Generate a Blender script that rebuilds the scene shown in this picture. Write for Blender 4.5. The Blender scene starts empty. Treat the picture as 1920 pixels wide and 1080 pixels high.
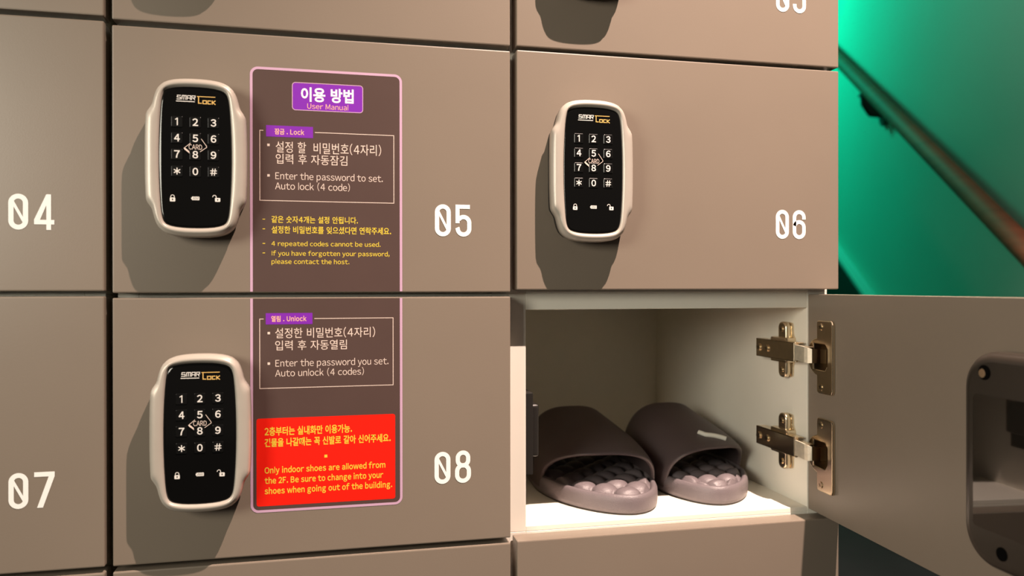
import bpy, bmesh, math, random
from mathutils import Vector, Matrix
random.seed(7)
sc = bpy.context.scene
COL = sc.collection
PI = math.pi

# ---------------------------------------------------------------- camera
def cam_axes(yaw, p, r):
    f = Vector((math.sin(yaw)*math.cos(p), math.cos(yaw)*math.cos(p), math.sin(p)))
    rt = Vector((math.cos(yaw), -math.sin(yaw), 0)); up = rt.cross(f)
    return rt*math.cos(r)+up*math.sin(r), -rt*math.sin(r)+up*math.cos(r), f
rt, up, fw = cam_axes(0.217622, -0.0016155, -0.0010923)
cd = bpy.data.cameras.new('camera'); cam = bpy.data.objects.new('camera', cd); COL.objects.link(cam)
cd.sensor_width = 36; cd.lens = 1450.02/1920*36; cd.clip_start = 0.02; cd.clip_end = 50
cam.matrix_world = Matrix(((rt.x, up.x, -fw.x, -0.14739), (rt.y, up.y, -fw.y, -0.67298), (rt.z, up.z, -fw.z, 0.00882), (0, 0, 0, 1)))
cd.dof.use_dof = True; cd.dof.focus_distance = 0.70; cd.dof.aperture_fstop = 5.2
sc.camera = cam
# ---------------------------------------------------------------- world, lights, exposure
w = bpy.data.worlds.new('world'); sc.world = w; w.use_nodes = True
w.node_tree.nodes['Background'].inputs[0].default_value = (0.95, 0.86, 0.72, 1)
w.node_tree.nodes['Background'].inputs[1].default_value = 0.045
def aim(o, tgt):
    o.rotation_euler = (Vector(tgt)-o.location).to_track_quat('-Z', 'Y').to_euler()
def spot(name, loc, tgt, power, col, size, blend, rad):
    l = bpy.data.lights.new(name, 'SPOT'); l.energy = power; l.color = col; l.spot_size = math.radians(size); l.spot_blend = blend; l.shadow_soft_size = rad
    o = bpy.data.objects.new(name, l); COL.objects.link(o); o.location = loc; aim(o, tgt); return o
def area(name, loc, tgt, power, col, sx, sy):
    l = bpy.data.lights.new(name, 'AREA'); l.energy = power; l.color = col; l.shape = 'RECTANGLE'; l.size = sx; l.size_y = sy
    o = bpy.data.objects.new(name, l); COL.objects.link(o); o.location = loc; aim(o, tgt); return o
spot('ceiling_spot', (0.40, -0.62, 1.50), (0.48, 0.0, -1.1), 385, (1.0, 0.76, 0.64), 80, 1.0, 0.008)
area('side_fill', (-1.10, -1.02, 0.30), (0.1, 0, 0), 12.0, (1.0, 0.93, 0.77), 0.5, 0.45)
area('green_led', (1.35, 2.95, 1.75), (1.95, 2.2, 0.7), 21, (0.0, 1.0, 0.56), 0.25, 0.25)
area('added_left_fill', (-2.4, -0.55, 0.5), (0.2, 0, 0), 8.0, (1.0, 0.92, 0.80), 0.8, 0.8)  # added fill from the left, no lamp known there; lifts the open door's inside
spot('added_stair_fill', (0.75, 0.35, 2.3), (1.30, 0.65, 0.5), 15, (1.0, 0.92, 0.78), 50, 1.0, 0.05)  # added light without a known lamp; warms the near part of the stair wall
sc.view_settings.view_transform = 'Standard'; sc.view_settings.look = 'None'
sc.cycles.diffuse_bounces = 10; sc.cycles.max_bounces = 14
sc.view_settings.exposure = 0.07; sc.view_settings.gamma = 1.0; sc.view_settings.use_curve_mapping = False

# ---------------------------------------------------------------- materials
def mat(name, col, rough=0.5, metal=0.0, vary=0.0, scale=30, bump=0.0, bscale=400, spec=0.5, coat=0.0, stretch=None):
    m = bpy.data.materials.new(name); m.use_nodes = True; nt = m.node_tree; b = nt.nodes['Principled BSDF']
    b.inputs['Base Color'].default_value = (*col, 1); b.inputs['Roughness'].default_value = rough
    b.inputs['Metallic'].default_value = metal; b.inputs['Specular IOR Level'].default_value = spec
    b.inputs['Coat Weight'].default_value = coat; b.inputs['Coat Roughness'].default_value = 0.08
    tc = nt.nodes.new('ShaderNodeTexCoord')
    src = tc.outputs['Object']
    if stretch:
        mp = nt.nodes.new('ShaderNodeMapping'); mp.inputs['Scale'].default_value = stretch; nt.links.new(src, mp.inputs[0]); src = mp.outputs[0]
    n = nt.nodes.new('ShaderNodeTexNoise'); n.inputs['Scale'].default_value = scale; n.inputs['Detail'].default_value = 3
    nt.links.new(src, n.inputs['Vector'])
    r = nt.nodes.new('ShaderNodeValToRGB')
    r.color_ramp.elements[0].position = 0.3; r.color_ramp.elements[1].position = 0.7
    r.color_ramp.elements[0].color = (*[c*(1-vary) for c in col], 1); r.color_ramp.elements[1].color = (*[min(1, c*(1+vary)) for c in col], 1)
    nt.links.new(n.outputs['Fac'], r.inputs[0]); nt.links.new(r.outputs[0], b.inputs['Base Color'])
    if bump:
        n2 = nt.nodes.new('ShaderNodeTexNoise'); n2.inputs['Scale'].default_value = bscale; nt.links.new(tc.outputs['Object'], n2.inputs['Vector'])
        bp = nt.nodes.new('ShaderNodeBump'); bp.inputs['Strength'].default_value = bump; bp.inputs['Distance'].default_value = 0.0006
        nt.links.new(n2.outputs['Fac'], bp.inputs['Height']); nt.links.new(bp.outputs[0], b.inputs['Normal'])
    return m
M = {}
M['door'] = mat('taupe_laminate', (0.230, 0.188, 0.148), 0.37, vary=0.025, scale=9, bump=0.05, bscale=900)
M['white'] = mat('white_laminate', (0.86, 0.83, 0.74), 0.5, vary=0.01)
M['num'] = mat('white_vinyl', (1.0, 0.99, 0.96), 0.45)
M['bezel'] = mat('pearl_plastic', (0.50, 0.455, 0.395), 0.33, metal=0.15, vary=0.02, scale=60, bump=0.08, bscale=1500)
M['body'] = mat('black_plastic', (0.018, 0.016, 0.014), 0.45)
M['glass'] = mat('black_glass', (0.004, 0.004, 0.004), 0.07)
M['key'] = mat('key_black', (0.005, 0.005, 0.005), 0.22)
M['print'] = mat('white_print', (0.80, 0.78, 0.74), 0.5)
M['gold'] = mat('gold_print', (0.75, 0.48, 0.14), 0.45)
M['stk'] = mat('sticker_brown', (0.090, 0.056, 0.049), 0.38, vary=0.03, scale=20)
M['pink'] = mat('lilac_print', (0.60, 0.38, 0.54), 0.5)
M['purple'] = mat('purple_print', (0.22, 0.018, 0.46), 0.45)
M['red'] = mat('red_print', (0.85, 0.010, 0.001), 0.6, spec=0.25)
M['yellow'] = mat('yellow_print', (0.82, 0.62, 0.05), 0.5)
M['cream'] = mat('cream_print', (0.80, 0.66, 0.58), 0.5)
M['peach'] = mat('peach_print', (0.95, 0.52, 0.36), 0.5)
M['whitep'] = mat('bright_print', (1.0, 0.92, 0.95), 0.5)
M['metal'] = mat('nickel_brass', (0.74, 0.62, 0.45), 0.26, metal=1.0, vary=0.04, scale=200)
M['metal_light'] = mat('brushed_nickel', (0.78, 0.72, 0.58), 0.5, metal=0.7, vary=0.08, scale=300)
M['metal_dark'] = mat('nickel_dark', (0.30, 0.23, 0.15), 0.28, metal=1.0)
M['copper'] = mat('copper_recess', (0.50, 0.24, 0.09), 0.35, metal=0.8)
M['eva'] = mat('slipper_foam', (0.168, 0.140, 0.148), 0.42, vary=0.04, scale=60, bump=0.5, bscale=1100)
M['evad'] = mat('slipper_strap', (0.085, 0.062, 0.064), 0.45, vary=0.03, scale=40, bump=0.06, bscale=900)
M['outsole'] = mat('slipper_outsole', (0.06, 0.05, 0.045), 0.6)
M['tag'] = mat('white_tag', (0.75, 0.73, 0.66), 0.4)
M['house'] = mat('satin_black_plastic', (0.028, 0.023, 0.018), 0.28)
M['mirror'] = mat('gloss_black_panel', (0.012, 0.010, 0.008), 0.03, spec=0.9)
M['wall'] = mat('painted_wall', (0.46, 0.62, 0.55), 0.7, vary=0.03, scale=2, bump=0.1, bscale=60)
M['plaster'] = mat('plain_wall', (0.35, 0.31, 0.26), 0.8)
M['floor'] = mat('dark_floor', (0.014, 0.013, 0.015), 0.8, vary=0.2, scale=6, spec=0.08)
M['dark'] = mat('dark_paint', (0.012, 0.012, 0.012), 0.6)
M['trim'] = mat('lit_edge_trim', (0.60, 0.62, 0.60), 0.5)  # pale colour stands in for light on the stringer's top edge
M['rail'] = mat('red_brown_wood', (0.36, 0.065, 0.03), 0.7, vary=0.2, scale=8, stretch=(1, 1, 8))
M['hole'] = mat('deep_black', (0.002, 0.002, 0.002), 0.9, spec=0.05)
M['iron'] = mat('black_iron', (0.012, 0.012, 0.012), 0.5)

# ---------------------------------------------------------------- helpers (mm in, metres out)
def link(o, parent=None):
    COL.objects.link(o)
    if parent is not None: o.parent = parent
    return o
def empty(name, loc, label=None, cat=None, group=None, rot=(0, 0, 0)):
    o = bpy.data.objects.new(name, None); o.empty_display_size = 0.02; COL.objects.link(o)
    o.location = [c/1000 for c in loc]; o.rotation_euler = rot
    if label: o['label'] = label
    if cat: o['category'] = cat
    if group: o['group'] = group
    return o
class MB:
    """collects geometry in millimetres"""
    def __init__(s): s.v = []; s.f = []; s.m = []; s.mats = []; s.sm = []
    def mi(s, m):
        if m not in s.mats: s.mats.append(m)
        return s.mats.index(m)
    def add(s, vs, fs, m, smooth=False):
        b = len(s.v); s.v += [tuple(v) for v in vs]; i = s.mi(m)
        for f in fs: s.f.append([b+k for k in f]); s.m.append(i); s.sm.append(smooth)
        return s
    def box(s, x0, x1, y0, y1, z0, z1, m, bev=0.0, seg=2, xf=None):
        bm = bmesh.new(); bmesh.ops.create_cube(bm, size=1)
        for v in bm.verts: v.co = ((x0+x1)/2+v.co.x*(x1-x0), (y0+y1)/2+v.co.y*(y1-y0), (z0+z1)/2+v.co.z*(z1-z0))
        if bev: bmesh.ops.bevel(bm, geom=bm.edges[:], offset=bev, segments=seg, affect='EDGES', profile=0.6)
        return s.bm(bm, m, xf)
    def bm(s, bm, m, xf=None, smooth=False):
        if xf is not None: bmesh.ops.transform(bm, matrix=xf, verts=bm.verts)
        bm.verts.index_update()
        s.add([v.co[:] for v in bm.verts], [[v.index for v in f.verts] for f in bm.faces], m, smooth); bm.free(); return s
    def cyl(s, c, axis, r, h, m, n=20, bev=0.0, r2=None):
        bm = bmesh.new(); bmesh.ops.create_cone(bm, cap_ends=True, segments=n, radius1=r, radius2=r if r2 is None else r2, depth=h)
        if bev: bmesh.ops.bevel(bm, geom=[e for e in bm.edges if len(e.link_faces) == 2 and abs(e.verts[0].co.z-e.verts[1].co.z) < 1e-6], offset=bev, segments=2, affect='EDGES')
        q = Vector((0, 0, 1)).rotation_difference(Vector(axis)).to_matrix().to_4x4()
        return s.bm(bm, m, Matrix.Translation(c) @ q)
    def build(s, name, parent=None, loc=None, label=None, rot=None):
        me = bpy.data.meshes.new(name); me.from_pydata([[c/1000 for c in v] for v in s.v], [], s.f)
        for m in s.mats: me.materials.append(M[m])
        for p, i, k in zip(me.polygons, s.m, s.sm): p.material_index = i; p.use_smooth = k
        me.update()
        o = bpy.data.objects.new(name, me); link(o, parent)
        if loc: o.location = [c/1000 for c in loc]
        if rot: o.rotation_euler = rot
        if label: o['label'] = label
        return o
def arc(cx, cz, r, a0, a1, n=14, rz=None):
    rz = r if rz is None else rz
    return [(cx+r*math.cos(math.radians(a0+(a1-a0)*i/n)), cz+rz*math.sin(math.radians(a0+(a1-a0)*i/n))) for i in range(n+1)]
def rrect(x0, x1, z0, z1, r, n=6):
    return arc(x1-r, z1-r, r, 90, 0, n)+arc(x1-r, z0+r, r, 0, -90, n)+arc(x0+r, z0+r, r, -90, -180, n)+arc(x0+r, z1-r, r, 180, 90, n)
def ribbon(mb, pts, wd, y, m, closed=False):
    """flat stroke in the xz plane facing -y"""
    n = len(pts); L = []; R = []
    for i in range(n):
        p = Vector(pts[i])
        if closed: a = Vector(pts[i-1]); b = Vector(pts[(i+1) % n])
        else: a = Vector(pts[max(0, i-1)]); b = Vector(pts[min(n-1, i+1)])
        d1 = (p-a); d2 = (b-p)
        if d1.length < 1e-9: d1 = d2
        if d2.length < 1e-9: d2 = d1
        d1 = d1.normalized(); d2 = d2.normalized()
        n1 = Vector((-d1.y, d1.x)); n2 = Vector((-d2.y, d2.x)); k = n1+n2
        if k.length < 1e-6: k = n1
        k = k.normalized(); s = wd/2/max(0.35, k.dot(n1))
        L.append(p+k*s); R.append(p-k*s)
    vs = [(p.x, y, p.y) for p in L]+[(p.x, y, p.y) for p in R]
    fs = [[i, i+1, n+i+1, n+i] for i in range(n-1)]
    if closed: fs.append([n-1, 0, n, 2*n-1])
    mb.add(vs, fs, m)
def poly(mb, pts, y, m): mb.add([(x, y, z) for x, z in pts], [list(range(len(pts)))], m)
def plate(name, outlines, thick, bev, m, parent=None):
    """bevelled flat plate with holes from 2D outlines; local x,z plane, thickness towards -y; returns MB"""
    cu = bpy.data.curves.new('tmp', 'CURVE'); cu.dimensions = '2D'; cu.fill_mode = 'BOTH'
    for pts in outlines:
        sp = cu.splines.new('POLY'); sp.points.add(len(pts)-1)
        for q, p in zip(sp.points, pts): q.co = (p[0], p[1], 0, 1)
        sp.use_cyclic_u = True
    cu.extrude = thick/2-bev; cu.bevel_depth = bev; cu.bevel_resolution = 1; cu.offset = -bev
    ob = bpy.data.objects.new('tmp', cu); COL.objects.link(ob)
    me = ob.to_mesh()
    vs = [(v.co.x, -thick/2-v.co.z, v.co.y) for v in me.vertices]; fs = [list(p.vertices)[::1] for p in me.polygons]
    mb = MB(); mb.add(vs, fs, m); ob.to_mesh_clear(); bpy.data.objects.remove(ob); bpy.data.curves.remove(cu)
    return mb
TCACHE = {}
CAP = 0.70
SB = {'o': 'cdeoqsOCGQDS0689325', 'd': 'vwxyzAVWXYZTtf7/'}
def glyph(ch, wt):
    """outline of one character taken from the sans face that also draws the Hangul"""
    key = ('g', ch, wt)
    if key not in TCACHE:
        wide = chr(ord(ch)+0xFEE0) if 33 <= ord(ch) < 127 else ch
        cu = bpy.data.curves.new('tmp', 'FONT'); cu.body = wide; cu.offset = wt; cu.resolution_u = 3
        ob = bpy.data.objects.new('tmp', cu); COL.objects.link(ob); me = ob.to_mesh()
        TCACHE[key] = ([v.co[:2] for v in me.vertices], [list(p.vertices) for p in me.polygons])
        ob.to_mesh_clear(); bpy.data.objects.remove(ob); bpy.data.curves.remove(cu)
    return TCACHE[key]
def latin(body, wt):
    V = []; F = []; x = 0.0
    for ch in body:
        if ch == ' ': x += 0.31; continue
        if ch in 'lI':  # plain upright stroke
            w_ = .075+2*wt; h_ = .79 if ch == 'l' else cap_height(wt); F.append([len(V)+k for k in range(4)]); V += [(x+.075, 0), (x+.075+w_, 0), (x+.075+w_, h_), (x+.075, h_)]; x += w_+.15; continue
        vs, fs = glyph(ch, wt); a = min(v[0] for v in vs); b = max(v[0] for v in vs)
        hangul = ord(ch) > 0x3000
        sb = 0.05 if hangul else 0.04 if ch in SB['o'] else 0.012 if ch in SB['d'] else 0.07
        rsb = 0.0 if ch in 'rtf' else sb
        if hangul:
            F += [[k+len(V) for k in f] for f in fs]; V += [(v[0]+x, v[1]) for v in vs]; x += 0.92; continue
        x += sb; F += [[k+len(V) for k in f] for f in fs]; V += [(v[0]-a+x, v[1]) for v in vs]; x += b-a+rsb
    return V, F
CAPH = {}
def cap_height(wt):
    if wt not in CAPH: vs, _ = glyph('E', wt); CAPH[wt] = max(v[1] for v in vs)
    return CAPH[wt]
def text(mb, body, x0, x1, z0, z1, y, m, wt=0.0, cap=None):
    """printed text stretched to the box x0..x1, z0..z1 (baseline z0, cap height z1-z0 when cap is given)"""
    vs, fs = latin(body, wt)
    ax = min(v[0] for v in vs); bx = max(v[0] for v in vs); az = min(v[1] for v in vs); bz = max(v[1] for v in vs)
    if cap: az = 0.0; bz = cap_height(wt)
    mb.add([(x0+(v[0]-ax)/(bx-ax)*(x1-x0), y, z0+(v[1]-az)/(bz-az)*(z1-z0)) for v in vs], fs, m)
def resample(pts, n):
    """radial sampling of a star-shaped closed outline"""
    out = []; P = pts+[pts[0]]
    for i in range(n):
        a = 2*PI*i/n; d = Vector((math.cos(a), math.sin(a))); best = 0
        for j in range(len(pts)):
            p = Vector(P[j]); e = Vector(P[j+1])-p; den = d.x*e.y-d.y*e.x
            if abs(den) < 1e-12: continue
            t = (p.x*e.y-p.y*e.x)/den; u = (p.x*d.y-p.y*d.x)/den
            if -1e-6 <= u <= 1+1e-6 and t > best: best = t
        out.append((d.x*best, d.y*best))
    return out
def smooth_closed(pts, it=2):
    for _ in range(it):
        q = []
        for i in range(len(pts)):
            a = Vector(pts[i]); b = Vector(pts[(i+1) % len(pts)]); q += [tuple(a*0.75+b*0.25), tuple(a*0.25+b*0.75)]
        pts = q
    return pts
def rings(mb, rs, m, cap_last=False, smooth=True):
    """rs: list of (points2d, y)"""
    n = len(rs[0][0]); vs = []; fs = []
    for pts, y in rs: vs += [(p[0], y, p[1]) for p in pts]
    for k in range(len(rs)-1):
        for i in range(n): fs.append([k*n+i, (k+1)*n+i, (k+1)*n+(i+1) % n, k*n+(i+1) % n])
    mb.add(vs, fs, m, smooth)
    if cap_last: mb.add([(p[0], rs[-1][1], p[1]) for p in rs[-1][0]], [list(range(n))], m)

# ---------------------------------------------------------------- setting
def struct(o, name=None): o['kind'] = 'structure'; return o
FZ = -560
b = MB(); b.box(-2600, 3600, -2400, 4200, FZ-40, FZ, 'floor'); struct(b.build('floor'))
b = MB(); b.box(-2600, 345, 425, 465, FZ, 2600, 'plaster'); struct(b.build('wall_back'))
b = MB(); b.box(345, 385, 425, 4200, FZ, 2600, 'plaster'); struct(b.build('wall_left'))
# slanting stair wall on the right, beyond the lockers
A = Vector((1870, 2160)); B = Vector((1230, 660)); dd = (B-A).normalized(); nn = Vector((-dd.y, dd.x))
if nn.x < 0: nn = -nn
def wp(t, off, z):  # t mm along the wall from A, off mm behind the rail line
    p = A+dd*t+nn*off; return (p.x, p.y, z)
b = MB()
P = [wp(-1500, 70, FZ), wp(1830, 70, FZ), wp(1830, 70, 2600), wp(-1500, 70, 2600), wp(-1500, 130, FZ), wp(1830, 130, FZ), wp(1830, 130, 2600), wp(-1500, 130, 2600)]
b.add(P, [[0, 1, 2, 3], [4, 7, 6, 5], [0, 4, 5, 1], [1, 5, 6, 2], [3, 2, 6, 7], [0, 3, 7, 4]], 'wall'); struct(b.build('wall_right'))
# far end wall
b = MB(); b.box(385, 2700, 3540, 3580, FZ, 2600, 'plaster'); struct(b.build('wall_far'))
# stair stringer board with its lit top edge put in as a pale strip
def sz(t): return 208+(t+370)*(-231.7/626.0)
def slab(mb, t0, t1, f0, f1, o0, o1, m):
    P = [wp(t0, o0, f0(t0)), wp(t1, o0, f0(t1)), wp(t1, o0, f1(t1)), wp(t0, o0, f1(t0)), wp(t0, o1, f0(t0)), wp(t1, o1, f0(t1)), wp(t1, o1, f1(t1)), wp(t0, o1, f1(t0))]
    mb.add(P, [[0, 1, 2, 3], [4, 7, 6, 5], [0, 4, 5, 1], [1, 5, 6, 2], [3, 2, 6, 7], [0, 3, 7, 4]], m)
tend = -370+(208+FZ*-1)*626.0/231.7
tend = min(tend, 1500)
b = MB(); slab(b, -1450, tend, lambda t: FZ, lambda t: max(FZ+1, sz(t)-14), 40, 69, 'dark'); struct(b.build('trim_1'))
b = MB(); slab(b, -1450, tend, lambda t: max(FZ+2, sz(t)-13), lambda t: max(FZ+12, sz(t)+4), 28, 69, 'trim'); struct(b.build('trim_2'))

# handrail
def tube(mb, path, r, m, n=16, sx=1.0):
    vs = []; fs = []
    for i, p in enumerate(path):
        p = Vector(p); a = Vector(path[max(0, i-1)]); c = Vector(path[min(len(path)-1, i+1)]); d = (c-a).normalized()
        ref = Vector((0, 0, 1)) if abs(d.z) < 0.9 else Vector((1, 0, 0)); u = d.cross(ref).normalized(); v = u.cross(d).normalized()
        for k in range(n):
            t = 2*PI*k/n; vs.append(p+u*math.cos(t)*r*sx+v*math.sin(t)*r)
    for i in range(len(path)-1):
        for k in range(n): fs.append([i*n+k, i*n+(k+1) % n, (i+1)*n+(k+1) % n, (i+1)*n+k])
    mb.add(vs, fs, m, True)
    mb.add(vs[:n], [list(range(n))[::-1]], m); mb.add(vs[-n:], [list(range(n))], m)
RP = [(1862.3, 2141.9, 941.1), (1721.5, 1811.9, 740), (1528.3, 1359.3, 500), (1363.4, 972.7, 284.4), (1238.1, 679.1, 108.0)]
def rail_at(t):  # t mm from A
    t1 = (Vector(RP[-1][:2])-A).dot(dd); return RP[0][2]+(100.0-RP[0][2])*t/t1
hr = empty('handrail', wp(0, 0, 700), 'red-brown wooden handrail sloping down the green-lit stair wall on a black bracket', 'handrail')
def off_loc(o): o.location = -Vector(hr.location); return o
b = MB(); tube(b, [wp(t, 0, rail_at(t)) for t in (-900, -400, 0, 300, 700, 1100, 1600, 1780)], 26, 'rail', 20, 0.9); off_loc(b.build('rail', hr))
for t in (400,):
    b = MB(); z = rail_at(t)
    tube(b, [wp(t, 0, z-20), wp(t, 2, z-60), wp(t, 20, z-92), wp(t, 69, z-98)], 19, 'iron', 12)
    c = wp(t, 62, z-98); b.cyl(c, (nn.x, nn.y, 0), 46, 12, 'iron', 20, 1.5)
    P = wp(t, 0, z-21); b.box(-14, 14, -50, 50, -4, 4, 'iron', 1, 1, Matrix.Translation(P) @ Matrix.Rotation(math.atan2(dd.y, dd.x)-PI/2, 4, 'Z') @ Matrix.Rotation(0.0, 4, 'X'))
    off_loc(b.build('bracket', hr))

# ---------------------------------------------------------------- lock parts (meshes shared by all locks)
half = [(0, 63.2), (10, 62.9), (19, 61.6), (25, 58.8), (29.2, 54), (31.2, 48), (32.6, 41.6), (34.6, 38.6), (36.8, 35.2), (37.4, 32.2), (38, 16), (38.1, 0)]
OUT = half+[(x, -z) for x, z in half[-2::-1]]
OUT = OUT+[(-x, z) for x, z in OUT[-2:0:-1]]
gh = [(0, 56.1), (12, 55.6), (19, 54.2), (22.6, 52.4), (24.6, 48.6), (25.8, 40), (26.9, 22), (27.3, 0)]
GL = gh+[(x, -z) for x, z in gh[-2::-1]]; GL = GL+[(-x, z) for x, z in GL[-2:0:-1]]
NR = 200
O_ = resample(smooth_closed(OUT, 1), NR); G_ = resample(smooth_closed(GL, 1), NR)
def mixr(t, a=None, c=None):
    a = O_ if a is None else a; c = G_ if c is None else c
    return [(p[0]*(1-t)+q[0]*t, p[1]*(1-t)+q[1]*t) for p, q in zip(a, c)]
def inset(pts, d): return [(x*(1-d/math.hypot(x, z)), z*(1-d/math.hypot(x, z))) for x, z in pts]
DP = 21.0
def make_bezel():
    b = MB()
    rings(b, [(inset(O_, 1.2), -9), (O_, -9.2), (O_, -15.5), (inset(O_, .35), -17.6), (inset(O_, 1.2), -19.2), (inset(O_, 2.8), -20.5), (mixr(.45), -DP), (mixr(.75), -DP+.1), (inset(G_, -1.4), -20.4), (inset(G_, -.3), -19.2), (inset(G_, .3), -17.5)], 'bezel')
    return b
def make_body():
    b = MB(); rings(b, [(inset(O_, 1.6), -0.05), (inset(O_, 1.3), -9.6)], 'body', cap_last=True)
    for x in (-6, 9): b.cyl((x, -7, -62.2), (0, 0, -1), 1.6, 1.6, 'metal', 12)
    return b
def make_glass():
    b = MB(); rings(b, [(inset(G_, -.25), -17.2), (inset(G_, -.1), -18.9), (inset(G_, .6), -19.35), (inset(G_, 2.0), -19.5)], 'glass', cap_last=True); return b
KEYS = [['1', '2', '3'], ['4', '5', '6'], ['7', '8', '9'], ['*', '0', '#']]
KX = [-13.6, 0, 13.6]; KZ = [27.9, 15.1, 2.2, -11.2]
def make_key(ch):
    b = MB(); r0 = rrect(-4.2, 4.2, -4.3, 4.3, .7, 3); r1 = rrect(-3.9, 3.9, -4.0, 4.0, .6, 3)
    rings(b, [(r0, -19.45), (r0, -19.75), (r1, -19.95)], 'key', cap_last=True, smooth=False)
    y = -20.0
    if ch == '1':
        ribbon(b, [(.3, -2.9), (.3, 3.0)], .8, y, 'print'); ribbon(b, [(.4, 2.7), (-1.3, 1.6)], .7, y-.01, 'print')
    elif ch == '*':
        for a in (90, 30, 150): c, s = math.cos(math.radians(a)), math.sin(math.radians(a)); ribbon(b, [(-2.7*c, -2.7*s), (2.7*c, 2.7*s)], .75, y-.003*a/30, 'print')
    elif ch == '#':
        for k in (-1, 1):
            ribbon(b, [(k*.95-.35, -2.8), (k*.95+.35, 2.8)], .65, y, 'print'); ribbon(b, [(-2.5, k*.95), (2.5, k*.95)], .65, y-.01, 'print')
    else: text(b, ch, -2.1, 2.1, -2.9, 3.0, y, 'print', 0.02)
    return b
def make_logo():
    b = MB(); y = -19.62; S = lambda x, z: (x+0.13*z, z+46.2)
    def st(pts, wd=.55, m='print', k=0): ribbon(b, [S(x, z) for x, z in pts], wd, y-.004*k, m)
    h = 3.0; z0 = -.4
    st([(-11.0, z0+h), (-13.6, z0+h), (-13.6, z0+h/2), (-11.0, z0+h/2), (-11.0, z0), (-13.9, z0)])
    st([(-10.0, z0-.3), (-10.0, z0+h), (-8.5, z0+h)]); st([(-8.6, z0+h), (-8.6, z0-.3)], k=1); st([(-8.6, z0+h), (-7.1, z0+h), (-7.1, z0-.3)], k=2)
    st([(-6.1, z0-.3), (-6.1, z0+h), (-3.7, z0+h), (-3.7, z0-.3)]); st([(-6.1, z0+1.1), (-3.7, z0+1.1)], k=1)
    st([(-2.8, z0-.3), (-2.8, z0+h), (-.4, z0+h), (-.4, z0+1.4), (-2.8, z0+1.4)]); st([(-1.6, z0+1.4), (-.3, z0-.3)], k=1)
    ribbon(b, [(-14.3, 44.2), (-.4, 44.2)], .6, y, 'print')
    g = 'gold'
    ribbon(b, [(1.2, 48.5), (15.0, 48.5)], .6, y, g); ribbon(b, [(2.4, 48.4), (2.4, 43.2), (4.8, 43.2)], .7, y-.004, g)
    ribbon(b, [(5.7, 43.0), (5.7, 45.4), (8.3, 45.4), (8.3, 43.0)], .7, y, g, True)
    ribbon(b, [(11.7, 45.4), (9.4, 45.4), (9.4, 43.0), (11.7, 43.0)], .7, y, g)
    ribbon(b, [(12.6, 45.8), (12.6, 42.6)], .7, y, g); ribbon(b, [(15.1, 45.7), (12.9, 44.2), (15.1, 42.6)], .7, y-.004, g)
    return b
def make_card():
    b = MB(); y = -20.1
    ribbon(b, [(4.4, 14.9), (8.4, 9.2), (8.5, 8.2), (3.6, 4.6)], .42, y, 'cream')
    ribbon(b, [(-3.6, 11.2), (-7.8, 7.6), (-8.4, 6.9)], .42, y, 'cream')
    poly(b, [(-8.7, 7.1), (-8.0, 6.0), (-4.2, 3.0), (-4.6, 4.9), (-7.9, 7.7)], y-.01, 'cream')
    text(b, 'CARD', -4.9, 5.1, 6.3, 10.2, y, 'cream', 0.0, cap=CAP)
    return b
def make_icon(kind):
    b = MB(); y = -19.62; m = 'print'
    if kind == 0 or kind == 2:
        poly(b, rrect(-2.0, 2.0, -2.2, .9, .5, 2), y, m); poly(b, arc(0, -.5, .55, 0, 345, 12), y-.01, 'glass'); ribbon(b, [(0, -.6), (0, -1.5)], .4, y-.01, 'glass')
        cx = 0 if kind == 0 else -2.4
        ribbon(b, [(cx+1.3, .8)]+arc(cx, 1.7, 1.3, 0, 180, 8)+[(cx-1.3, .8 if kind == 0 else 1.5)], .5, y-.004, m)
    else:
        poly(b, rrect(-2.7, 2.9, -1.4, 1.4, .4, 2), y, m)
        for x in (-1.5, -.4, .7, 1.8): ribbon(b, [(x-.35, -.9), (x+.35, .9)], .35, y-.01, 'glass')
        poly(b, [(-3.2, -.6), (-2.7, -.6), (-2.7, .6), (-3.2, .6)], y, m)
    return b
PROTO = {}
def proto(kind, fn):
    """first use builds the mesh, later uses share it"""
    if kind not in PROTO: o = fn().build(kind.split('|')[0]); PROTO[kind] = o.data; bpy.data.objects.remove(o)
    return PROTO[kind]
def put(kind, fn, parent, loc=(0, 0, 0)):
    o = bpy.data.objects.new(kind.split('|')[0], proto(kind, fn)); link(o, parent); o.location = [c/1000 for c in loc]; return o
def make_lock(parent, x, z, full=True, y=0):
    # the lock part itself is its black body; everything else is a sub-part
    k = put('keypad_lock', make_body, parent, (x, y, z))
    put('bezel', make_bezel, k)['label'] = 'pearl silver bezel'
    put('glass_panel', make_glass, k)
    if full:
        for r in range(4):
            for c in range(3): put('key|'+KEYS[r][c], lambda: make_key(KEYS[r][c]), k, (KX[c], 0, KZ[r]))
        put('logo', make_logo, k); put('card_symbol', make_card, k)
        put('padlock_icon', lambda: make_icon(0), k, (-17, 0, -33)); put('battery_icon', lambda: make_icon(1), k, (0, 0, -32.4)); put('open_padlock_icon', lambda: make_icon(2), k, (16.6, 0, -32.6))
    return k

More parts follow.
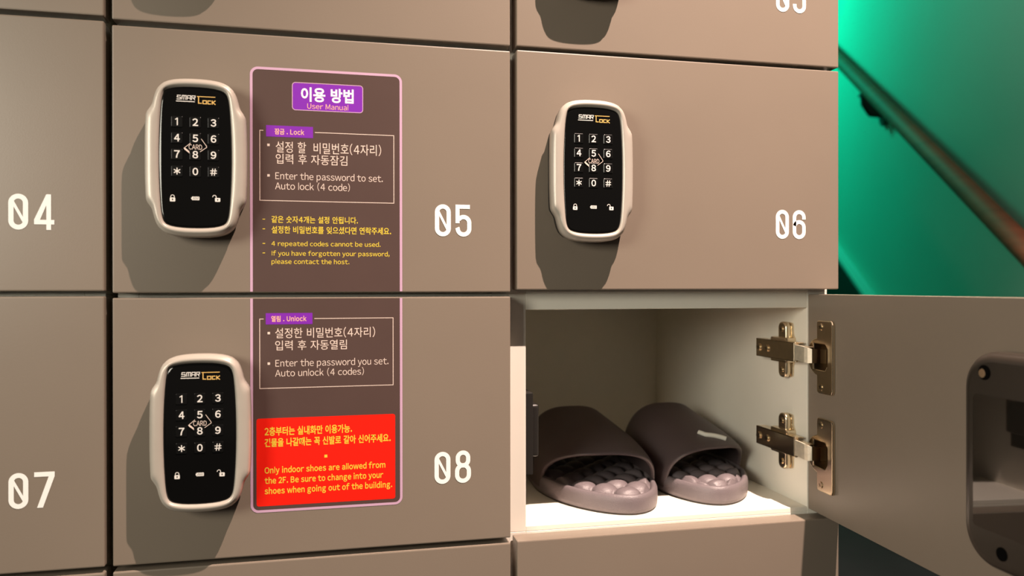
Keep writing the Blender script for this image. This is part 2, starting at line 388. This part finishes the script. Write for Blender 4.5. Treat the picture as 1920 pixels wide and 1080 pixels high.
# ---------------------------------------------------------------- locker numbers
def digit(mb, ch, ox, oz, y):
    m = 'num'; S = 3.75; c = S/2; W = 14.0; H = 28.0; r = (W-S)/2; cx = W/2
    def rb(p, wd=S, cl=False, k=0): ribbon(mb, [(ox+a, oz+d) for a, d in p], wd, y-.004*k, m, cl)
    def pl(p, k=0): poly(mb, [(ox+a, oz+d) for a, d in p], y-.004*k, m)
    if ch == '0':
        rb(arc(cx, H-c-r, r, 180, 0)+arc(cx, c+r, r, 0, -180), cl=True); rb([(2.6, 22.6), (11.2, 5.8)], 2.2, k=1)
    elif ch == '3':
        rb([(c, 19.8)]+arc(cx, H-c-r, r, 180, 0)+[(W-c, 19)]+arc(cx, 19.2, r, 0, -60, 6), k=0); rb(arc(cx, 12, r, 70, 0, 6)+arc(cx, c+r, r, 0, -180)+[(c, 8.6)], k=1)
    elif ch == '4':
        pl([(8.7, 0), (12.1, 0), (12.1, 28), (8.7, 28)]); pl([(0, 4.3), (14.4, 4.3), (14.4, 7.9), (0, 7.9)], 1); pl([(0, 5.0), (3.9, 7.2), (12.1, 28), (8.7, 28), (0, 8.0)], 2)
    elif ch == '5':
        pl([(0, 11.7), (3.6, 11.7), (3.6, 24.4), (12.8, 24.4), (12.8, 28), (0, 28)]); rb([(c-.3, 7.9)]+arc(cx+.1, c+r, r, 180, 360)+arc(cx+.1, 12.1, r, 0, 148, 12), k=1)
    elif ch == '6':
        rb([(W-c, 19.0)]+arc(cx, H-c-r, r, 0, 180)+arc(cx, c+r, r, 180, 360)+arc(cx, 11.4, r, 0, 165, 14), k=0)
    elif ch == '7':
        pl([(0, 24.3), (10.3, 24.3), (2.0, 0), (6.2, 0), (14.6, 24.5), (14.6, 28), (0, 28)])
    elif ch == '8':
        rb(arc(cx, 21.9, 4.6, 180, 0)+arc(cx, 19.8, 4.6, 0, -180), cl=True); rb(arc(cx, 10.2, r+.1, 180, 0)+arc(cx, c+r, r+.1, 0, -180), cl=True, k=1)
def number(parent, txt, x, z, y=-0.25):
    b = MB(); digit(b, txt[0], 0, 0, y); digit(b, txt[1], 18.1, 0, y)
    o = b.build('number', parent, (x, 0, z)); o['label'] = 'white number '+txt; return o

# ---------------------------------------------------------------- lockers
# columns: cell (x0,x1), door (x0,x1)
COLS = {'A': ((-662, -336.5), (-657, -332.0)), 'B': ((-327.6, 3.0), (-326.0, 0.0)), 'C': ((3.0, 332.6), (5.9, 330.3))}
DOORZ = {('A', 1): (225.4, 440), ('A', 2): (5.7, 221.3), ('A', 3): (-214.6, 1.5), ('A', 4): (-434, -219.6),
         ('B', 1): (223.3, 440), ('B', 2): (4.1, 218.7), ('B', 3): (-214.8, 0.1), ('B', 4): (-434, -219.6),
         ('C', 1): (223.7, 440), ('C', 2): (6.0, 220.3), ('C', 3): (-214.6, 1.2), ('C', 4): (-434, -218.6)}
NAMES = {('A', 1): 'taupe locker door at the top left corner, only its bottom strip visible',
         ('B', 1): 'taupe locker above locker 05, seen only as a strip with a faint lock shadow',
         ('C', 1): 'taupe locker numbered 03 in the top right, above locker 06',
         ('A', 2): 'closed taupe locker with white number 04 at the left edge',
         ('B', 2): 'closed taupe locker 05 with keypad lock and the User Manual sticker',
         ('C', 2): 'closed taupe locker 06 with keypad lock and no sticker',
         ('A', 3): 'closed taupe locker with white number 07 at the lower left edge',
         ('B', 3): 'closed taupe locker 08 with keypad lock beside the red notice sticker',
         ('C', 3): 'open white-lined locker holding grey slippers, its door swung out to the right',
         ('A', 4): 'locker below number 07, barely visible at the bottom left corner',
         ('B', 4): 'locker below number 08, a thin strip along the bottom edge',
         ('C', 4): 'closed taupe locker directly below the open slipper locker'}
LOCKXZ = {('B', 1): (-260, 331.4), ('C', 1): (71.2, 331.6), ('B', 2): (-260.0, 111.6), ('C', 2): (71.2, 111.7), ('B', 3): (-257.0, -107.6)}
NUM = {('C', 1): ('03', 262.2, 273.9), ('A', 2): ('04', -400.3, 53.9), ('B', 2): ('05', -67.4, 52.9), ('C', 2): ('06', 261.8, 54.8), ('A', 3): ('07', -400.6, -164.3), ('B', 3): ('08', -68.0, -163.4)}
DEPTH = 404
lockers = {}
for (c, r), (z0, z1) in DOORZ.items():
    (cx0, cx1), (dx0, dx1) = COLS[c]
    top = 2.7+(3-r)*220; bot = top-220
    L = empty('locker', ((cx0+cx1)/2, 22, bot), NAMES[(c, r)], 'locker', 'lockers of the taupe locker bank'); lockers[(c, r)] = L
    ox, oy, oz = (cx0+cx1)/2, 22, bot
    lt, rt_ = (16.3, 16.3) if c != 'C' else (16.3, 22.6)
    def part(name, x0, x1, y0, y1, a, d, m='white', bev=.4):
        q = MB(); q.box(x0-ox, x1-ox, y0-oy, y1-oy, a-oz, d-oz, m, bev, 1); return q.build(name, L)
    part('side_panel', cx0, cx0+lt, 22, DEPTH, bot, top); part('side_panel', cx1-rt_, cx1, 22, DEPTH, bot, top)
    part('top_panel', cx0+lt, cx1-rt_, 22, DEPTH, top-15.2, top); part('bottom_panel', cx0+lt, cx1-rt_, 22, DEPTH, bot, bot+4.8)
    part('back_panel', cx0, cx1, DEPTH, DEPTH+8, bot, top)
    if (c, r) != ('C', 3):
        q = MB(); q.box(dx0-ox, dx1-ox, 0-oy, 20-oy, z0-oz, z1-oz, 'door', 1.1, 2); d = q.build('door', L)
    root = lambda o: o
    def relo(o): o.location = Vector(o.location)-Vector(L.location); return o
    if (c, r) in LOCKXZ: relo(make_lock(L, LOCKXZ[(c, r)][0], LOCKXZ[(c, r)][1]))
    if (c, r) in NUM: relo(number(L, *NUM[(c, r)]))

# plinth under the bank
for c in 'ABC':
    (cx0, cx1), _ = COLS[c]
pb = MB(); pb.box(-662, 332.6, 60, DEPTH, FZ, -437.3, 'dark', .5, 1); struct(pb.build('baseboard_back'))

# ---------------------------------------------------------------- locker 09: swung door, hinges, catch
L9 = lockers[('C', 3)]; L9loc = Vector(L9.location)*1000
def rel9(mb, name, parent=None, label=None):
    o = mb.build(name, parent or L9); 
    if (parent or L9) == L9: o.location = -Vector(L9.location)
    if label: o['label'] = label
    return o
O9 = Vector((311.4, 22, 0)); ANG = math.atan(0.0455)
dv = Vector((-math.sin(ANG), -math.cos(ANG), 0)); nv = Vector((-math.cos(ANG), math.sin(ANG), 0))
# door frame: local x = distance from hinge line, local y = depth behind inner face (away from viewer side), local z = up
XF = Matrix(((dv.x, -nv.x, 0, O9.x), (dv.y, -nv.y, 0, O9.y), (0, 0, 1, 0), (0, 0, 0, 1)))
def onto(mb, xf=XF):
    mb.v = [tuple(xf @ Vector(v)) for v in mb.v]; return mb
DZ0, DZ1 = -214.4, 1.0
HZ = [-59.8, -154.8]
CUT = [(14.5, 12.4), (34, 12.4), (38, 8), (38, -8), (34, -12.4), (14.5, -12.4)]
holes = [[(x, z+h) for x, z in CUT] for h in HZ]
q = plate('door', [rrect(0, 324.4, DZ0, DZ1, 1.0, 3)]+holes, 12, .35, 'door')
q.v = [(x, y+12, z) for x, y, z in q.v]
q.box(0, 324.4, 11.9, 20, DZ0, DZ1, 'door', .8, 2)
onto(q); door9 = rel9(q, 'door', label='locker door standing open, seen from its inner side')
door9['label'] = 'open door seen from its inner side'
# lock housing on the inside of the door (sub-parts of the door)
def door_sub(mb, name, label=None):
    o = mb.build(name, door9)
    if label: o['label'] = label
    return o
hx0, hx1, hz0, hz1 = 226, 312, -184, -36
q = MB()
def hr_(d): return rrect(hx0+d, hx1-d, hz0+d, hz1-d, 26-d*.8, 10)
rings(q, [(hr_(0), 0), (hr_(0), -9), (hr_(.7), -12), (hr_(2.4), -14.2), (hr_(5), -15.3), (hr_(7), -15.6)], 'house', cap_last=True)
onto(q); hs = door_sub(q, 'lock_housing', 'glossy black lock housing')
q = MB(); q.cyl((247, -15.8, -50.5), (0, -1, 0), 5.2, .6, 'hole', 24); q.cyl((245.6, -16.0, -51.2), (0, -1, 0), 3.4, 1.0, 'metal', 16, .4); onto(q); door_sub(q, 'screw')
q = MB(); q.cyl((262, -15.8, -170.5), (0, -1, 0), 4.6, .5, 'hole', 24); onto(q); door_sub(q, 'screw_hole')
q = plate('battery_cover', [rrect(237, 306, -158, -66, 3, 4)], .8, .25, 'mirror'); q.v = [(x, y-15.5, z) for x, y, z in q.v]; onto(q); door_sub(q, 'battery_cover')
# keypad lock on the outer face (faces away)
k9 = make_lock(L9, 0, 0, False)
k9.matrix_local = Matrix.Translation(-Vector(L9.location)) @ Matrix(((-dv.x, nv.x, 0, (O9.x+dv.x*256-nv.x*20)/1000), (-dv.y, nv.y, 0, (O9.y+dv.y*256-nv.y*20)/1000), (0, 0, 1, -.1076), (0, 0, 0, 1)))

def screw(mb, c, axis, r=3.4):
    mb.cyl(c, axis, r, 1.6, 'metal', 16, .5)
    a = Vector(axis).normalized(); cc = Vector(c)+a*.85; u = a.cross(Vector((0, 0, 1))); 
    for ang in (0.5, 0.5+PI/2):
        d = u*math.cos(ang)+Vector((0, 0, 1))*math.sin(ang); p = a.cross(d)
        mb.add([cc+d*r*.6+p*.45, cc+d*r*.6-p*.45, cc-d*r*.6-p*.45, cc-d*r*.6+p*.45], [[0, 1, 2, 3]], 'metal_dark')
for i, h in enumerate(HZ):
    # flat cup flange on the door is the hinge's main mesh
    pl = [(23.5, 35.6), (42.5, 35.6), (45.2, 34.8), (46.6, 32), (46.6, -32), (45.2, -34.8), (42.5, -35.6), (23.5, -35.6), (20.8, -34.8), (20, -33), (20, -18.4)]
    pl += [(21.5+18.2*math.cos(math.radians(a)), 18.2*math.sin(math.radians(a))) for a in range(-100, -261, -10)]+[(20, 18.4), (20, 33), (20.8, 34.8)]
    q = plate('hinge', [[(x, z+h) for x, z in pl], [(x, z+h) for x, z in CUT]], 3.2, 1.0, 'metal')
    onto(q); hg = rel9(q, 'hinge')
    hg['label'] = 'upper nickel hinge' if i == 0 else 'lower nickel hinge'
    def sub(mb, name):
        o = mb.build(name, hg); return o
    # recess cup
    q = MB(); c = [(x, z+h) for x, z in CUT]; n = len(c)
    vs = [(x, -2.2, z) for x, z in c]+[(x, 11.5, z) for x, z in [(26+(x-26)*.92, h+(z-h)*.92) for x, z in c]]
    q.add(vs, [[k, (k+1) % n, n+(k+1) % n, n+k] for k in range(n) if k != 2]+[list(range(n, 2*n))], 'metal_dark'); q.add(vs, [[2, 3, n+3, n+2]], 'copper'); onto(q); sub(q, 'hinge_cup')
    # screws on the flange
    for s in (-29.2, 29.2):
        q = MB(); screw(q, (27.0, -3.2, h+s), (0, -1, 0), 3.7); onto(q); sub(q, 'screw')
    hw = h+3.0  # height on the side wall
    # mounting plate, winged, on the side panel at x = 310
    wing = [(-6.5, 28.5), (6.5, 28.5), (8.5, 26), (8.5, 16), (13, 11), (13, -11), (8.5, -16), (8.5, -26), (6.5, -28.5), (-6.5, -28.5), (-8.5, -26), (-8.5, -16), (-17, -11), (-17, 11), (-8.5, 16), (-8.5, 26)]
    q = plate('mounting_plate', [smooth_closed(wing, 1)], 2.6, .7, 'metal')
    XW = Matrix(((0, 1, 0, 309.9), (-1, 0, 0, 53), (0, 0, 1, hw), (0, 0, 0, 1)))  # local x -> -Y, local -y -> -X
    k_ = plate('w', [rrect(-7.5, 7.5, -29, 29, 6.5, 5)], 6.5, 1.6, 'metal'); q.add([(a, y-2.4, z) for a, y, z in k_.v], k_.f, 'metal', True)
    onto(q, XW)
    
    q.box(297.5, 309, 40, 70, hw-13, hw+13, 'metal', 2.2, 2)
    sub(q, 'mounting_plate')
    for s in (-21, 21):
        q = MB(); screw(q, (300.6, 53, hw+s), (-1, 0, 0), 3.2); sub(q, 'screw')
    # arm: shallow channel, tapering slightly to the back
    q = MB(); a0, a1 = 20, 92
    for (x0, x1, z0, z1) in ((294, 295.4, -9.6, 9.6), (294, 305, 8.4, 9.6), (294, 305, -9.6, -8.4)):
        q.box(x0, x1, a0, a1, hw+z0, hw+z1, 'metal', .4, 1)
    sub(q, 'hinge_arm')
    for y in (86, 70):
        q = MB(); screw(q, (293.4, y, hw), (-1, 0, 0), 4.2); sub(q, 'adjusting_screw')
    q = MB(); q.cyl((297, 21.5, hw), (0, 0, 1), 2.0, 20.5, 'metal', 14, .4); q.cyl((297, 21.5, hw), (0, 0, 1), 3.0, 17, 'metal_dark', 14); sub(q, 'pivot_pin')
    # link: bent plate from the arm into the cup
    p = [Vector((294.2, 19)), Vector((294.0, 8)), Vector((294.3, 3)), Vector((295.6, -.6)), Vector((299, -2.8)), Vector((308, -3.0)), Vector((316, -1))]
    q = MB(); vs = []; th = 1.7
    for k, pt in enumerate(p):
        a = p[max(0, k-1)]; c = p[min(len(p)-1, k+1)]; d = (c-a).normalized(); nrm = Vector((d.y, -d.x)); zz = 7.6 if k < 4 else 6.8
        hh = hw+(h-hw)*k/(len(p)-1)
        for o_, z in ((0, -zz), (0, zz), (th, zz), (th, -zz)): vs.append((pt.x+nrm.x*-o_, pt.y+nrm.y*-o_, hh+z))
    fs = []
    for k in range(len(p)-1):
        for j in range(4): fs.append([k*4+j, k*4+(j+1) % 4, (k+1)*4+(j+1) % 4, (k+1)*4+j])
    fs += [[0, 1, 2, 3], [len(vs)-1, len(vs)-2, len(vs)-3, len(vs)-4]]
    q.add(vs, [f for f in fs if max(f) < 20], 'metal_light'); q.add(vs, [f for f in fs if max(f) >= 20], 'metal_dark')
    q.box(295.6, 303, 0, 18, hw+5.6, hw+6.8, 'metal', .3, 1); q.box(295.6, 303, 0, 18, hw-6.8, hw-5.6, 'metal', .3, 1)
    sub(q, 'hinge_link')

# black strike plate on the left inner wall
q = MB(); q.box(19.3, 26.5, 23, 58, -165.5, -89.5, 'body', .8, 2); q.box(19.3, 33, 26, 58, -150, -101, 'body', 3.0, 3); rel9(q, 'lock_catch', label='black latch block')
# ---------------------------------------------------------------- stickers
def bx(mb, x0, x1, z0, z1, y, m): poly(mb, [(x0, z1), (x1, z1), (x1, z0), (x0, z0)], y, m)
Y0 = -0.15
S1 = empty('instruction_sticker', (-158, 0, 100), 'dark brown User Manual sticker with lilac border on locker 05, lock instructions in yellow below', 'sticker', 'two halves of the manual sticker')
S2 = empty('instruction_sticker', (-158, 0, -90), 'dark brown sticker on locker 08 with unlock instructions above a red notice', 'sticker', 'two halves of the manual sticker')
def sp(mb, name, root, label=None):
    o = mb.build(name, root)
    if root in (S1, S2): o.location = -Vector(root.location)
    if label: o['label'] = label
    return o
xl, xr, zt, zb = -220.9, -95.7, 191.9, -178.9; R = 6.5
def slab2(mb, pts, y0, y1, m):
    n = len(pts); rings(mb, [(pts, y0), (pts, y1)], m, cap_last=True, smooth=False)
q = MB(); slab2(q, arc(xl+R, zt-R, R, 180, 90, 8)+arc(xr-R, zt-R, R, 90, 0, 8)+[(xr, 5.0), (xl, 5.0)], -.02, Y0, 'stk'); sp(q, 'backing', S1)
q = MB(); slab2(q, [(xl, -.8), (xr, -.8)]+arc(xr-R, zb+R, R, 0, -90, 8)+arc(xl+R, zb+R, R, -90, -180, 8), -.02, Y0, 'stk'); sp(q, 'backing', S2)
bw = 2.1; c_ = bw/2
q = MB(); ribbon(q, [(xl+c_, 5.0)]+arc(xl+R, zt-R, R-c_, 180, 90, 8)+arc(xr-R, zt-R, R-c_, 90, 0, 8)+[(xr-c_, 5.0)], bw, Y0-.05, 'pink'); sp(q, 'border', S1)
q = MB(); ribbon(q, [(xr-c_, -.8)]+arc(xr-R, zb+R, R-c_, 0, -90, 8)+arc(xl+R, zb+R, R-c_, -90, -180, 8)+[(xl+c_, -.8)], bw, Y0-.05, 'pink'); sp(q, 'border', S2)
Y1 = Y0-.05; Y2 = Y0-.1; Y3 = Y0-.15
q = MB(); poly(q, rrect(-187, -129, 157.4, 180.4, 2.6), Y1, 'purple'); t = sp(q, 'title_panel', S1)
def tl(root, *a, **k):
    q = MB(); text(q, *a, **k); return sp(q, 'text_line', root)
q = MB(); ribbon(q, rrect(-187, -129, 157.4, 180.4, 2.6), .6, Y2, 'pink', True); sp(q, 'title_outline', t)
tl(t, '이용 방법', -180, -136.6, 164.7, 176.9, Y2, 'whitep', wt=0.03)
tl(t, 'User Manual', -174.9, -141.2, 158.9, 163.3, Y2, 'peach', cap=CAP)
q = MB(); bx(q, -208.1, -170.2, 134.2, 143.6, Y2, 'purple'); t = sp(q, 'tag_panel', S1)
tl(t, '잠금 . Lock', -201.3, -177.4, 136.2, 141.2, Y3, 'peach', wt=0.02)
q = MB(); bx(q, -208.6, -170.9, -22.4, -13.0, Y2, 'purple'); t = sp(q, 'tag_panel', S2)
tl(t, '열림 . Unlock', -204.2, -175.8, -20.2, -15.2, Y3, 'peach', wt=0.02)
q = MB(); ribbon(q, [(-210.3, 139.1), (-213.1, 139.1), (-213.1, 80.9), (-102.8, 80.9), (-102.8, 139.1), (-168.7, 139.1)], .55, Y1, 'cream'); sp(q, 'text_frame', S1)
q = MB(); ribbon(q, [(-210.3, -17.8), (-213.4, -17.8), (-213.4, -75.6), (-103.6, -75.6), (-103.6, -17.8), (-169.4, -17.8)], .55, Y1, 'cream'); sp(q, 'text_frame', S2)
for root, zs in ((S1, (127.2, 101.8)), (S2, (-29.6, -55.0))):
    q = MB()
    for z in zs: bx(q, -207.2, -205.2, z-1, z+1, Y1, 'cream')
    sp(q, 'bullet_mark', root)
tl(S1, '설정 할  비밀번호(4자리)', -200.4, -113.6, 121.0, 130.8, Y1, 'cream')
tl(S1, '입력 후 자동잠김', -200.4, -142.0, 111.8, 120.2, Y1, 'cream')
tl(S1, 'Enter the password to set.', -200.7, -112.2, 98.9, 104.5, Y1, 'cream', wt=-.004, cap=CAP)
tl(S1, 'Auto lock (4 code)', -200.9, -139.9, 90.4, 96.0, Y1, 'cream', wt=-.004, cap=CAP)
tl(S1, '같은 숫자4개는 설정 안됩니다.', -203.9, -133.2, 62.4, 68.3, Y1, 'yellow', wt=0.012)
tl(S1, '설정한 비밀번호를 잊으셨다면 연락주세요.', -203.9, -105.2, 53.6, 59.8, Y1, 'yellow', wt=0.012)
tl(S1, '4 repeated codes cannot be used.', -203.9, -114.2, 43.2, 47.0, Y1, 'yellow', wt=0.006, cap=CAP)
tl(S1, 'If you have forgotten your password,', -203.7, -106.6, 35.1, 38.9, Y1, 'yellow', wt=0.006, cap=CAP)
tl(S1, 'please contact the host.', -203.9, -140.4, 28.2, 32.0, Y1, 'yellow', wt=0.006, cap=CAP)
q = MB()
for z in (65.3, 57.2, 45.1, 37.2): bx(q, -211.0, -209.0, z-.3, z+.3, Y1, 'yellow')
sp(q, 'dash_mark', S1)
tl(S2, '설정한 비밀번호(4자리)', -201.1, -118.9, -34.2, -25.2, Y1, 'cream')
tl(S2, '입력 후 자동열림', -201.1, -142.6, -44.2, -35.9, Y1, 'cream')
tl(S2, 'Enter the password you set.', -200.9, -107.6, -57.7, -52.1, Y1, 'cream', wt=-.004, cap=CAP)
tl(S2, 'Auto unlock (4 codes)', -201.1, -128.4, -66.0, -60.5, Y1, 'cream', wt=-.004, cap=CAP)
q = MB(); poly(q, rrect(-216.1, -101.9, -173.7, -100.6, 2.0), Y1, 'red'); t = sp(q, 'notice_panel', S2, 'bright red notice panel')
tl(t, '2층부터는 실내화만 이용가능.', -209.7, -138.4, -115.3, -107.9, Y2, 'yellow', wt=0.022)
tl(t, '건물을 나갈때는 꼭 신발로 갈아 신어주세요.', -209.7, -105.8, -124.6, -117.4, Y2, 'yellow', wt=0.022)
q = MB(); bx(q, -161.3, -158.9, -135.5, -133.1, Y2, 'yellow'); sp(q, 'bullet_mark', t)
tl(t, 'Only indoor shoes are allowed from', -209.7, -110.4, -146.4, -141.4, Y2, 'yellow', wt=0.022, cap=CAP)
tl(t, 'the 2F. Be sure to change into your', -209.7, -112.2, -155.0, -150.0, Y2, 'yellow', wt=0.022, cap=CAP)
tl(t, 'shoes when going out of the building.', -209.7, -104.6, -163.6, -158.6, Y2, 'yellow', wt=0.022, cap=CAP)

# ---------------------------------------------------------------- slippers
FLOOR = -212.5
def slipper(cx, y0, hw, ln, skew, outer, lattice, label, tag=False):
    root = empty('slipper', (cx, y0+ln/2, FLOOR), label, 'slipper', 'pair of grey slippers in the open locker')
    def prof(u):
        f = .42
        if u < f: p = (1-(1-u/f)**1.9)**.526
        else:
            t_ = (u-f)/(1-f); p = 1-.16*min(1, t_*1.25)**1.3
            if t_ > .6: k = (t_-.6)/.4; p *= max(0, 1-k**2.4)**.45
        return p*hw
    def xc(u): return cx+(skew*(1-u/.42)**2 if u < .42 else 0)
    def bp(mb, name, label=None, mod=None, parent=root):
        o = mb.build(name, parent)
        if parent is root: o.location = -Vector(root.location)
        return o
    us = [0.5*(1-math.cos(PI*i/48)) for i in range(49)]
    outline = [(xc(u)-prof(u), y0+u*ln) for u in us]+[(xc(u)+prof(u), y0+u*ln) for u in us[-2:0:-1]]
    def ins(d):
        n = len(outline); out = []
        for i in range(n):
            a = Vector(outline[i-1]); c = Vector(outline[(i+1) % n]); p = Vector(outline[i]); e = (c-a).normalized(); nr = Vector((-e.y, e.x))
            cen = Vector((xc(.5), p.y)); 
            if nr.dot(Vector((cx, y0+ln/2))-p) < 0: nr = -nr
            out.append(p+nr*d)
        return out
    b = MB(); rr = [(3.2, 0.2), (1.0, .2), (1.0, 2.2)]
    def addr(rr, m, cap0=False):
        vs = []; fs = []; n = len(outline)
        for d, z in rr: vs += [(p.x, p.y, FLOOR+z) for p in ins(d)]
        for k in range(len(rr)-1):
            for i in range(n): fs.append([k*n+i, k*n+(i+1) % n, (k+1)*n+(i+1) % n, (k+1)*n+i])
        b.add(vs, fs, m, True)
        if cap0: b.add(vs[:n], [list(range(n))], m)
    addr([(3.2, 0.1), (1.3, .15), (1.3, 2.2)], 'outsole', True)
    b2 = b; b = MB(); addr([(1.3, 1.9), (.2, 2.1), (-.3, 6), (-.3, 12), (0, 15.5), (1.2, 18.2), (3.0, 19.4), (5.0, 19.0), (6.6, 17.0), (7.2, 14.5)], 'eva'); bp(b, 'sole'); bp(b2, 'outsole')
    # insole with moulded domes
    b = MB(); nu, nvv = 210, 84; vs = []; fs = []
    pu = 31.0 if lattice else 21.5
    def dome(x, y):
        best = 0
        X = (x-cx)/pu; Yv = (y-y0)/pu
        if lattice:  # diagonal lattice
            a = (X+Yv)*.90+.15; c = (X-Yv)*.90+.3
        else: a = X+.45; c = Yv+.25
        da = a-round(a); dc = c-round(c)
        if lattice: d = math.sqrt(da*da+dc*dc)*2
        else: d = math.sqrt(da*da*1.0+dc*dc)*2
        return math.sqrt(max(0, 1-(d/1.12)**2))
    for i in range(nu+1):
        u = .012+(.976)*i/nu
        wv = max(.5, prof(u)-5.5)
        for j in range(nvv+1):
            v = -1+2*j/nvv; x = xc(u)+v*wv; y = y0+u*ln
            y = y0+6+(ln-12)*u if True else y
            ed = min(1, (1-abs(v))*wv/5.0, (u*ln)/7.0)
            z = FLOOR+12.6+9.0*dome(x, y)*(ed*.6+.4)+1.0*ed
            vs.append((x, y, z))
    for i in range(nu):
        for j in range(nvv): fs.append([i*(nvv+1)+j, i*(nvv+1)+j+1, (i+1)*(nvv+1)+j+1, (i+1)*(nvv+1)+j])
    b.add(vs, fs, 'eva', True); bp(b, 'insole')
    # upper strap
    yl0, yr0 = (130, 96) if outer < 0 else (100, 132)
    def upper(s, a, off=0.0):
        yl = yl0+(222-yl0)*s; yr = yr0+(222-yr0)*s
        k = (1-math.cos(a))/2   # 0 at the right foot .. 1 at the left foot (a=0 right)
        y = yr+(yl-yr)*k
        fwd = (-30*max(0, 1-s)**1.2-8*s)*max(0.0, math.sin(a))**1.4
        u = (y-y0)/ln
        H = 45+27*max(0, s)**.8
        hwx = prof((yl*.5+yr*.5-y0)/ln)+.4
        L_ = xc((yl-y0)/ln)-prof((yl-y0)/ln)-.4; R_ = xc((yr-y0)/ln)+prof((yr-y0)/ln)+.4
        mid = (L_+R_)/2; hx = (R_-L_)/2
        e = 2/3.0
        ca = math.cos(a); sa = max(0.0, math.sin(a))
        X = mid+(hx-off)*math.copysign(abs(ca)**e, ca)*(1-.10*s*sa)
        Z = FLOOR+7+(H-off)*sa**e
        return (X, y+fwd, Z)
    ns, na = 26, 56; b = MB(); vs = []; fs = []
    th = 4.2
    def colr(off, s): return [upper(s, PI*j/na, off) for j in range(na+1)]
    rows = [colr(th, .0), colr(th*.55, -.028), colr(th*.15, -.022)]+[colr(0, s/ns) for s in range(ns+1)]+[colr(th*.5, 1.02), colr(th, 1.0)]+[colr(th, 1-s/10) for s in range(1, 11)]
    for r_ in rows: vs += r_
    n = na+1
    for i in range(len(rows)-1):
        for j in range(na): fs.append([i*n+j, (i+1)*n+j, (i+1)*n+j+1, i*n+j+1])
    b.add(vs, fs, 'evad', True); bp(b, 'upper_strap')
    if tag:
        b = MB(); pts = []
        for k in range(9):
            f = k/8; p = Vector(upper(.15-.09*f, PI*(.50-.065*f), -1.4)); pts.append(p)
        p0 = Vector(upper(.21, PI*.507, -1.2)); tube(b, [p0]+pts, 2.7, 'tag', 8); o = bp(b, 'tag', parent=root); o['label'] = 'small white tag on the strap'
    return root
slipper(120.5, 31, 61.5, 275, 10, -1, True, 'left grey slipper with round massage bumps, beside the black latch block')
slipper(240.5, 42, 57.0, 270, -10, 1, False, 'right grey slipper with a small white tag on its strap', True)
